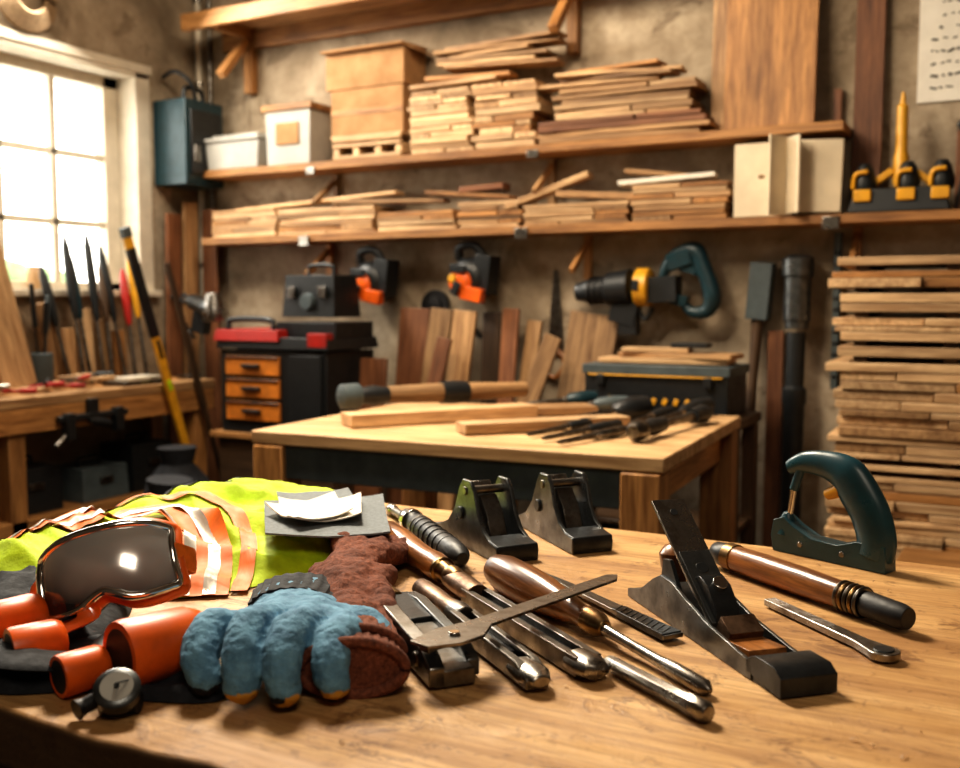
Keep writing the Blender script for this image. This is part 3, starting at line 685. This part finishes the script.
b.lathe((L-.05,-.002,.014),(L+.006,-.002,.014),[(0,.020),(.6,.022),(1,.012)],STEEL,16,sq=(1,.6))
b.done()
b,L=tool('steel_square',(-.590,.960),(-.490,1.345),bev=.0008)
b.prism([(0,-.014),(.035,-.034),(.075,-.034),(.11,-.014),(L-.02,-.013),(L,.0),(L-.01,.012),(.10,.015),(.05,.024),(0,.016)],.004,STEEL,Matrix.Translation((0,0,.052))@FL)
b.box((.05,.0,.046),(.085,.016,.008),STEELD); b.cyl((.05,-.008,.050),(.05,-.008,.058),.007,CHR)
b.done()
b,L=tool('wood_handled_scraper',(-.705,1.372),(-.285,1.092),bev=.001)
b.lathe((0,0,.030),(.27,0,.022),[(0,.012),(.03,.023),(.14,.029),(.35,.030),(.55,.028),(.75,.021),(.9,.015),(1,.017)],W_hd,24)
b.lathe((.262,0,.022),(.30,0,.020),[(0,.018),(.6,.017),(1,.010)],BRASS,18)
b.lathe((.295,0,.019),(L,0,.008),[(0,.008),(.2,.0065),(.55,.007),(.7,.010),(.95,.010),(1,.003)],STEEL,14)
b.done()
b,L=tool('flat_file',(-.662,1.452),(-.375,1.255),bev=.0008)
Mz=Matrix.Translation((0,0,.008))@FL
b.prism([(0,-.002),(.08,-.009),(.17,-.011),(L,-.020),(L,.012),(.17,.009),(.08,.008),(0,.002)],.006,STEELD,Mz)
b.prism([(.22,-.0135),(L-.004,-.020),(L-.004,.012),(.22,.0100)],.009,IRON,Mz)
for i in range(10): b.box((.225+i*.012,-.004,.0128),(.002,.024,.0015),STEELD,(0,0,.5))
b.done()
b,L=tool('steel_punch',(-.420,1.118),(-.268,1.022),bev=.001)
b.lathe((0,0,.011),(L,0,.011),[(0,.006),(.04,.010),(.8,.011),(.83,.0125),(.97,.0125),(1,.009)],STEEL,8); b.done()
b,L=tool('turning_tool',(-.425,1.655),(-.108,1.432),bev=.001)
b.lathe((-.01,0,.024),(.03,0,.024),[(0,.010),(.2,.018),(.9,.021),(1,.020)],BLK,20); b.lathe((.028,0,.024),(.048,0,.024),[(0,.023),(1,.023)],BRASS,20)
b.lathe((.045,0,.024),(.28,0,.023),[(0,.021),(.3,.0225),(.7,.022),(1,.020)],W_hd,24)
for i in range(5): b.lathe((.272+i*.009,0,.023),(.278+i*.009,0,.023),[(0,.021),(.5,.0235),(1,.021)],BRASS if i%2 else STEELD,20)
b.lathe((.315,0,.022),(L,0,.021),[(0,.018),(.1,.019),(.85,.018),(1,.015)],BLKR,20); b.done()
b,L=tool('flat_wrench',(-.300,1.472),(-.108,1.300),bev=.0012)
n=12; pl=[(0,-.010),(.15,-.011),(.19,-.011)]+[(L-.025+.020*math.cos(a),.020*math.sin(a)) for a in [math.radians(-120+240*i/n) for i in range(n+1)]]+[(.19,.011),(.15,.011),(0,.010)]
b.prism(pl,.010,STEEL,Matrix.Translation((0,0,.007))@FL); b.lathe((L-.025,0,.006),(L-.025,0,.0135),[(0,.013),(1,.013)],IRON,20); b.done()
# saw handle on the far edge
b=B('saw_handle',(-.262,1.79,T),rz=math.radians(-22),bev=.002,ang=50)
b.prism([(-.105,.0),(-.110,.028),(-.105,.056),(-.085,.064),(-.065,.050),(-.03,.034),(.02,.032),(.055,.044),(.106,.044),(.108,.0)],.036,SAWB)
b.tube([(.078,0,.022),(.082,0,.05),(.070,0,.09),(.048,0,.125),(.026,0,.152),(-.01,0,.164),(-.055,0,.164),(-.088,0,.150)],[.034,.034,.035,.036,.034,.025,.019,.012],SAWB,16,up=(0,1,0),flat=(1,.62))
b.tube([(.03,0,.135),(.008,0,.122),(-.012,0,.112)],[.015,.009],YEL,10,up=(0,1,0))
b.cyl((-.086,0,.045),(-.076,0,.118),.006,CHR); b.lathe((-.088,0,.03),(-.086,0,.070),[(0,.02),(.6,.016),(1,.008)],SAWB)
b.cyl((-.0765,0,.112),(-.062,0,.155),.008,SAWB)
b.cyl((.03,-.018,.018),(.03,-.020,.018),.005,STEELD); b.cyl((-.05,-.018,.02),(-.05,-.020,.02),.005,STEELD)
b.done()
b=B('wood_shavings',ang=80)
for i in range(80):
    x,y=U(-1.0,.1),U(.80,1.8); r=U(.002,.005); a=U(0,6.28); Ls=U(.004,.012)
    pts=[(x+math.cos(a)*Ls*t,y+math.sin(a)*Ls*t,T+.001+r*.5*math.sin(3.1*t)) for t in (0,.33,.66,1)]
    b.tube(pts,r*.35,W_lt if i%3 else W_md,5,flat=(1,.2),sub=2)
b.done()

# ---------------------------------------------------------------- cloth pieces
class Cloth:
    def __init__(s,outline,c,H,amp,fr=16,seed=0,pw=5):
        s.o=cat([(x,y,0) for x,y in outline],8,True); s.c=Vector((c[0],c[1],0)); s.H=H; s.amp=amp; s.fr=fr; s.seed=seed; s.pw=pw
        s.pol=sorted([(math.atan2(p.y-c[1],p.x-c[0]),math.hypot(p.x-c[0],p.y-c[1])) for p in s.o])
    def R(s,a):
        P=s.pol
        for i in range(len(P)):
            if P[i][0]>=a: break
        else: i=0
        a1,r1=P[i];a0,r0=P[i-1]
        d=(a1-a0)%(2*math.pi) or 1e-6; t=((a-a0)%(2*math.pi))/d
        return r0+(r1-r0)*min(max(t,0),1)
    def z(s,x,y):
        dx,dy=x-s.c.x,y-s.c.y; r=math.hypot(dx,dy); q=min(r/max(s.R(math.atan2(dy,dx)),1e-4),1)
        e=(1-q**s.pw)**.6 if q<1 else 0
        v=Vector((x*s.fr*.45+y*3,y*s.fr,s.seed)); 
        r1=1-abs(noise.noise(v))*3.2; r2=1-abs(noise.noise(v*1.9+Vector((5,2,1))))*3
        w=r1*.8+r2*.4-.3+math.sin((x+y*.8)*s.fr*3+4*noise.noise(v*.5))*.18
        return BZ+.002+e*max(s.H(x,y)+s.amp*w,.004)
    def mesh(s,b,mat,nr=60,na=220):
        vs=[];fs=[]
        for j in range(nr+1):
            q=j/nr
            for i in range(na):
                a=-math.pi+2*math.pi*i/na; r=s.R(a)*q; x=s.c.x+math.cos(a)*r; y=s.c.y+math.sin(a)*r
                vs.append((x,y,s.z(x,y)))
        for j in range(nr):
            for i in range(na):
                i2=(i+1)%na; fs.append((j*na+i,(j+1)*na+i,(j+1)*na+i2,j*na+i2))
        b.add(vs,fs,mat)
    def ribbon(s,b,pts,w,mat,lift=.004,off=0,arch=0):
        P=cat([(x,y,0) for x,y in pts],10); vs=[];fs=[];gc=[]; n=len(P)
        for i,p in enumerate(P):
            a=P[max(i-1,0)];c=P[min(i+1,n-1)];t=(c-a).normalized();sd=Vector((-t.y,t.x,0))
            for k in range(5):
                q=p+sd*(off+w*(k/4-.5)); zz=s.z(q.x,q.y)
                vs.append((q.x,q.y,zz+lift+arch*math.sin(math.pi*i/(n-1)))); gc.append((i*.01,k*.01,0))
        for i in range(n-1):
            for k in range(4): fs.append((i*5+k,i*5+k+1,(i+1)*5+k+1,(i+1)*5+k))
        b.add(vs,fs,mat,None,gc)
def HV(x,y):
    return .042+.03*max(0,min(1,(-x-1.15)/.3))*max(0,min(1,(1.55-y)/.4))+.012*math.sin(y*9)
V=Cloth([(-1.42,.985),(-1.54,1.12),(-1.565,1.40),(-1.57,1.68),(-1.46,1.80),(-1.28,1.77),(-1.12,1.66),(-1.00,1.50),(-1.00,1.32),(-1.07,1.12),(-1.22,1.0)],(-1.30,1.38),HV,.024,9,3)
b=B('high_visibility_vest',ang=80)
V.mesh(b,LIME)
def tape(pts,arch=0,w=.10):
    V.ribbon(b,pts,w,ORF,.004,0,arch); V.ribbon(b,pts,w*.20,REFL,.0058,w*.20,arch); V.ribbon(b,pts,w*.20,REFL,.0058,-w*.20,arch)
tape([(-1.50,1.10),(-1.45,1.22),(-1.34,1.31),(-1.24,1.28),(-1.15,1.20),(-1.07,1.10)],.012,.095)
V.ribbon(b,[(-1.54,1.20),(-1.50,1.35),(-1.40,1.43),(-1.26,1.40),(-1.12,1.28),(-1.03,1.15)],.026,ORF,.005)
V.ribbon(b,[(-1.52,1.05),(-1.47,1.13),(-1.36,1.19),(-1.27,1.16),(-1.19,1.09)],.022,ORF,.006)
V.ribbon(b,[(-1.46,1.74),(-1.50,1.55),(-1.52,1.40),(-1.54,1.25)],.022,BCL,.004)
b.done()
J=Cloth([(-1.30,.86),(-1.46,.98),(-1.56,1.10),(-1.575,1.30),(-1.5,1.38),(-1.3,1.2),(-1.1,1.0),(-1.02,.86),(-1.10,.79)],(-1.3,1.05),lambda x,y:.028,.012,14,9)
b=B('black_work_jacket',ang=80); J.mesh(b,BCL,24,110)
b.done()
J2=Cloth([(-1.08,.715),(-1.18,.80),(-1.20,.90),(-1.02,.90),(-.90,.86),(-.80,.87),(-.77,.82),(-.84,.785),(-.93,.765),(-1.0,.722)],(-1.02,.82),lambda x,y:.018,.010,20,4)
b=B('black_harness_strap',ang=80); J2.mesh(b,BCL,20,110); 
b.tube([(-1.10,.78,BZ+.026),(-1.05,.755,BZ+.034),(-1.00,.750,BZ+.034),(-.96,.78,BZ+.028)],.020,BCL,12,flat=(1.6,.3)); b.done()

def sheet(b,pts,z,mat,th=.003,curl=.006,seed=0):
    n=8; vs=[];fs=[]; A,Bq,C,D=[Vector((*p,0)) for p in pts]
    for s_ in (0,1):
        for i in range(n+1):
            for j in range(n+1):
                u,v=i/n,j/n; p=A.lerp(Bq,u).lerp(D.lerp(C,u),v)
                p.z=z+curl*((2*u-1)**2*(2*v-1)**2)+.003*noise.noise((u*3,v*3,seed))+(th if s_ else 0); vs.append(p)
    m=(n+1)**2
    for s_ in (0,1):
        for i in range(n):
            for j in range(n):
                a=s_*m+i*(n+1)+j; fs.append((a,a+1,a+n+2,a+n+1) if s_ else (a,a+n+1,a+n+2,a+1))
    for i in range(n):
        for a,c in ((i*(n+1),(i+1)*(n+1)),(i*(n+1)+n,(i+1)*(n+1)+n),(i,i+1),(n*(n+1)+i,n*(n+1)+i+1)): fs.append((a,c,c+m,a+m))
    b.add(vs,fs,mat)
ZP=.912
b=B('sandpaper_sheet',ang=50); sheet(b,[(-1.24,1.46),(-1.08,1.625),(-.89,1.36),(-1.065,1.255)],ZP,GREYP); sheet(b,[(-1.26,1.52),(-1.16,1.62),(-1.05,1.51),(-1.16,1.42)],ZP+.006,GREYP,seed=4); b.done()
b=B('paper_label',ang=50); sheet(b,[(-1.19,1.44),(-1.08,1.55),(-.975,1.40),(-1.07,1.32)],ZP+.011,PAPER,.002,.012,2); sheet(b,[(-1.17,1.38),(-1.12,1.52),(-1.0,1.41),(-1.04,1.31)],ZP+.016,PAPER,.002,.010,7); b.done()

# ---------------------------------------------------------------- goggles
b=B('safety_goggles',(-1.045,.915,.942),rz=math.radians(28),ang=60)
TL=rotm((math.radians(-30),math.radians(-14),math.radians(8)))
def gp(s_,t):
    a=s_*math.radians(62); top=.050; bot=.052-.018*math.exp(-(s_/.22)**2)
    k=1-.28*abs(s_)**3
    z=(top if t>0 else bot)*t*k
    return Vector((.098*math.sin(a),-.075*math.cos(a)+.035+.010*t*t,z))
ns,ntt=28,12; vs=[];fs=[]
for i in range(ns+1):
    for j in range(ntt+1): vs.append(gp(-1+2*i/ns,-1+2*j/ntt))
for i in range(ns):
    for j in range(ntt): a=i*(ntt+1)+j; fs.append((a,a+1,a+ntt+2,a+ntt+1))
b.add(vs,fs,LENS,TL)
edge=[gp(-1+2*i/14,1) for i in range(15)]+[gp(1,.4),gp(1,-.4)]+[gp(1-2*i/14,-1) for i in range(15)]+[gp(-1,-.4),gp(-1,.4)]
b.tube([TL@p for p in edge],.0060,CHR,8,closed=True,sub=3)
b.tube([TL@(p+Vector((p.x*.02,.018,p.z*.08))) for p in edge],.009,ORG,8,closed=True,sub=3)
b.tube([TL@(p+Vector((p.x*-.03,.032,p.z*-.02))) for p in edge],.008,BLKR,8,closed=True,sub=3)
b.tube([TL@gp(-1,0),TL@Vector((-.115,.05,.0)),TL@Vector((-.06,.11,.02)),TL@Vector((.04,.115,.02)),TL@Vector((.10,.06,.0)),TL@gp(1,0)],.016,ORF,10,flat=(.22,1.0),up=(0,0,1))
b.done()

def cup(b,p0,p1,r):
    prof=[(0,r*.80),(0.0,r),(.08,r*1.04),(.8,r*1.0),(.95,r*.85),(1,r*.55)]
    b.lathe(p0,p1,prof,ORG,28,caps=False)
    M=Vector(p1)-Vector(p0); q=Vector(p0)+M*.45
    b.lathe(p0,q,[(0,r*.80),(1,r*.74)],BLKR,28)
    b.lathe(Vector(p1)-M*.02,Vector(p1),[(0,r*.55),(1,r*.5)],ORG,28)
b=B('orange_ear_defenders',ang=50)
cup(b,(-.888,.790,.893),(-.860,.892,.892),.040)
cup(b,(-.935,.745,.876),(-.920,.800,.878),.024)
b.tube([(-.875,.89,.905),(-.93,.915,.900),(-.97,.88,.892),(-.96,.83,.885),(-.93,.80,.882)],.008,BLKR,8,flat=(1.6,.5))
b.done()
b=B('orange_ear_defenders',ang=50)
cup(b,(-1.045,.765,.880),(-1.02,.825,.882),.028)
cup(b,(-1.125,.795,.890),(-1.11,.865,.892),.028)
b.tube([(-1.03,.825,.89),(-1.02,.86,.900),(-1.06,.885,.905),(-1.10,.88,.90),(-1.115,.855,.90)],.009,ORG,10,flat=(1.6,.5)); b.done()
b=B('dial_gauge',(-.838,.742,T+.000),rz=math.radians(28),ang=40)
n0=Vector((0,0,.028)); d=Vector((.15,-.60,.78)).normalized()
b.lathe(n0-d*.012,n0+d*.010,[(0,.016),(.2,.024),(.85,.025),(1,.021)],IRONS,28); b.lathe(n0+d*.0095,n0+d*.0105,[(0,.0175),(1,.0175)],BIN,28)
b.cyl(n0+d*.0105,n0+d*.013,.003,BLK); b.box(n0+d*.0115+Vector((.005,.004,.003)),(.014,.0016,.001),BLK,(math.radians(35),0,.7))
b.tube([n0-d*.002+Vector((-.018,0,-.006)),(-.034,-.006,.014),(-.040,-.012,.012)],[.009,.009,.012],BLKR,12)
b.tube([(-.02,.0,.012),(.0,.010,.012),(.02,.01,.012)],.012,BLKR,10); b.done()

# ---------------------------------------------------------------- gloves
ox,oy=-.76,.93
def mkglove():
    b=B('blue_work_glove',(ox,oy,BZ))
    sx,sy=.022,.012
    def P(u,v,z): return (u-ox+sx,v-oy+sy,z-BZ)
    K=[P(-.832,.897,.902),P(-.792,.905,.912),P(-.752,.922,.912),P(-.714,.946,.902)]
    tips=[[P(-.842,.856,.914),P(-.824,.818,.895),P(-.808,.808,.876)],
          [P(-.786,.860,.924),P(-.766,.820,.902),P(-.756,.810,.878)],
          [P(-.738,.872,.921),P(-.719,.834,.900),P(-.711,.826,.876)],
          [P(-.702,.905,.908),P(-.682,.872,.894),P(-.674,.866,.876)]]
    Wr=P(-.882,1.055,.882)
    for k,t in zip(K,tips):
        k0=tuple(k[i]*.6+Wr[i]*.4 for i in range(3))
        b.tube([k0,k]+t,[.022,.0245,.0235,.0225,.0200],GBLUE,14,sub=5); b.ball(t[-1],.0203,GBLUE)
    b.ball(P(-.80,.96,.890),1,GBLUE,(.078,.075,.036)); b.ball(P(-.77,.955,.890),1,GBLUE,(.068,.058,.034)); b.ball(P(-.84,1.01,.885),1,GBLUE,(.066,.062,.032))
    b.tube([P(-.80,1.01,.885),P(-.745,1.015,.888),P(-.708,1.0,.882),P(-.690,.965,.874)],[.024,.025,.024,.020],GBLUE,12); b.ball(P(-.690,.965,.873),.0205,GBLUE)
    b.tube([P(-.83,1.02,.882),Wr,P(-.90,1.10,.880)],[.040,.042,.044],GBLUE,16,flat=(1.3,.68))
    g=b.done(.0030,2,[(.028,.006),(.009,.003)])
    b=B('glove_cuff'); 
    b.tube([P(-.870,1.040,.882),P(-.890,1.075,.880),P(-.910,1.105,.880)],[.045,.047,.048],BCL,96,flat=(1.35,.66),rib=.03,nrib=24)
    cuff=b.done(); cuff.parent=g
mkglove()
def mkbrown():
    b=B('brown_knit_glove',(-.8,1.1,BZ))
    def P(u,v,z): return (u+.8,v-1.1,z-BZ)
    b.tube([P(-.925,1.30,.880),P(-.86,1.20,.886),P(-.78,1.10,.880),P(-.72,1.02,.876),P(-.69,.98,.874)],[.036,.046,.034,.044,.040],KNIT,18,flat=(1.15,.68))
    b.tube([P(-.94,1.24,.875),P(-.85,1.14,.882),P(-.76,1.05,.875)],[.020,.026,.018],KNIT,12)
    b.tube([P(-.84,1.27,.880),P(-.79,1.17,.888),P(-.71,1.08,.878)],[.016,.022,.016],KNIT,12)
    for p in ([(-.95,1.32),(-1.01,1.38),(-1.06,1.40)],[(-.93,1.33),(-.97,1.41),(-1.0,1.46)],[(-.90,1.33),(-.925,1.42),(-.945,1.475)],[(-.88,1.30),(-.885,1.37),(-.895,1.43)]):
        b.tube([P(-.88,1.24,.88)]+[P(x,y,.880+.014*(i==0)) for i,(x,y) in enumerate(p)],[.022,.020,.018,.016],KNIT,12); b.ball(P(*p[-1],.880),.0165,KNIT)
    b.tube([P(-.86,1.2,.885),P(-.89,1.16,.885),P(-.93,1.14,.875)],[.022,.02,.017],KNIT,12)
    g=b.done(.0035,2,[(.045,.020),(.014,.005)])
    c=B('ribbed_cuff',ang=80)
    c.tube([P(-.735,1.045,.878),P(-.705,.995,.880),P(-.675,.950,.882),P(-.645,.905,.884)],[.040,.046,.049,.052],KNIT,144,flat=(1.15,.60),rib=.035,nrib=30,caps=False)
    c.tube([P(-.645,.905,.884),P(-.650,.913,.884),P(-.68,.96,.882)],[.052,.045,.040],KNIT,144,flat=(1.15,.60),rib=.03,nrib=30)
    ux,uy=.857,.514
    for cx,cy,rr,tr in ((-.645,.905,.060,.0065),(-.672,.948,.058,.0055)):
        ring=[P(cx+ux*rr*math.cos(a),cy+uy*rr*math.cos(a),.884+.031*math.sin(a)) for a in [2*math.pi*i/16 for i in range(16)]]
        c.tube(ring,tr,KNIT,10,closed=True,sub=4)
    o=c.done(); o.parent=g
mkbrown()

# ---------------------------------------------------------------- lights
def area(name,loc,tgt,size,e,col,sy=None):
    l=bpy.data.lights.new(name,'AREA'); l.energy=e; l.size=size; l.color=col
    if sy: l.shape='RECTANGLE'; l.size_y=sy
    o=bpy.data.objects.new(name,l); o.location=loc; o.rotation_euler=(Vector(tgt)-Vector(loc)).to_track_quat('-Z','Y').to_euler()
    bpy.context.collection.objects.link(o)
area('bench_key_light',(-2.0,2.4,3.0),(-.65,1.3,.85),.6,105,(1,.87,.68))  # added key light above the bench from upper left, no fixture
area('back_wall_fill',(-2.2,2.9,3.35),(-2.3,4.6,1.5),1.8,62,(1,.84,.63),.5)  # added unseen fill that brightens the back wall and shelves
area('window_side_fill',(-4.3,3.4,3.0),(-2,2.6,.8),1.4,105,(1,.93,.80),.5)  # added area light inside, above the window, to strengthen its light
area('rear_fill',(.6,-.4,3.2),(-.8,2.6,1.0),1.0,24,(1,.86,.68))  # added weak fill behind the camera, no real lamp there
w=bpy.data.worlds.new('sky_world'); bpy.context.scene.world=w; w.use_nodes=True
bg=w.node_tree.nodes['Background']; bg.inputs[0].default_value=(1,.96,.86,1); bg.inputs[1].default_value=6.0

# ---------------------------------------------------------------- camera
cam=bpy.data.cameras.new('camera'); co=bpy.data.objects.new('camera',cam); bpy.context.collection.objects.link(co)
co.location=(0,0,1.3); co.rotation_euler=(math.radians(90-4.8),0,math.radians(28)); cam.lens=37.5; cam.sensor_width=36
cam.clip_start=.05; cam.dof.use_dof=True; cam.dof.focus_distance=1.5; cam.dof.aperture_fstop=3.8
bpy.context.scene.camera=co
sc=bpy.context.scene
sc.view_settings.view_transform='Standard'
for lk in ('Medium High Contrast','Standard - Medium High Contrast'):
    try: sc.view_settings.look=lk; break
    except Exception: pass
sc.view_settings.exposure=.12
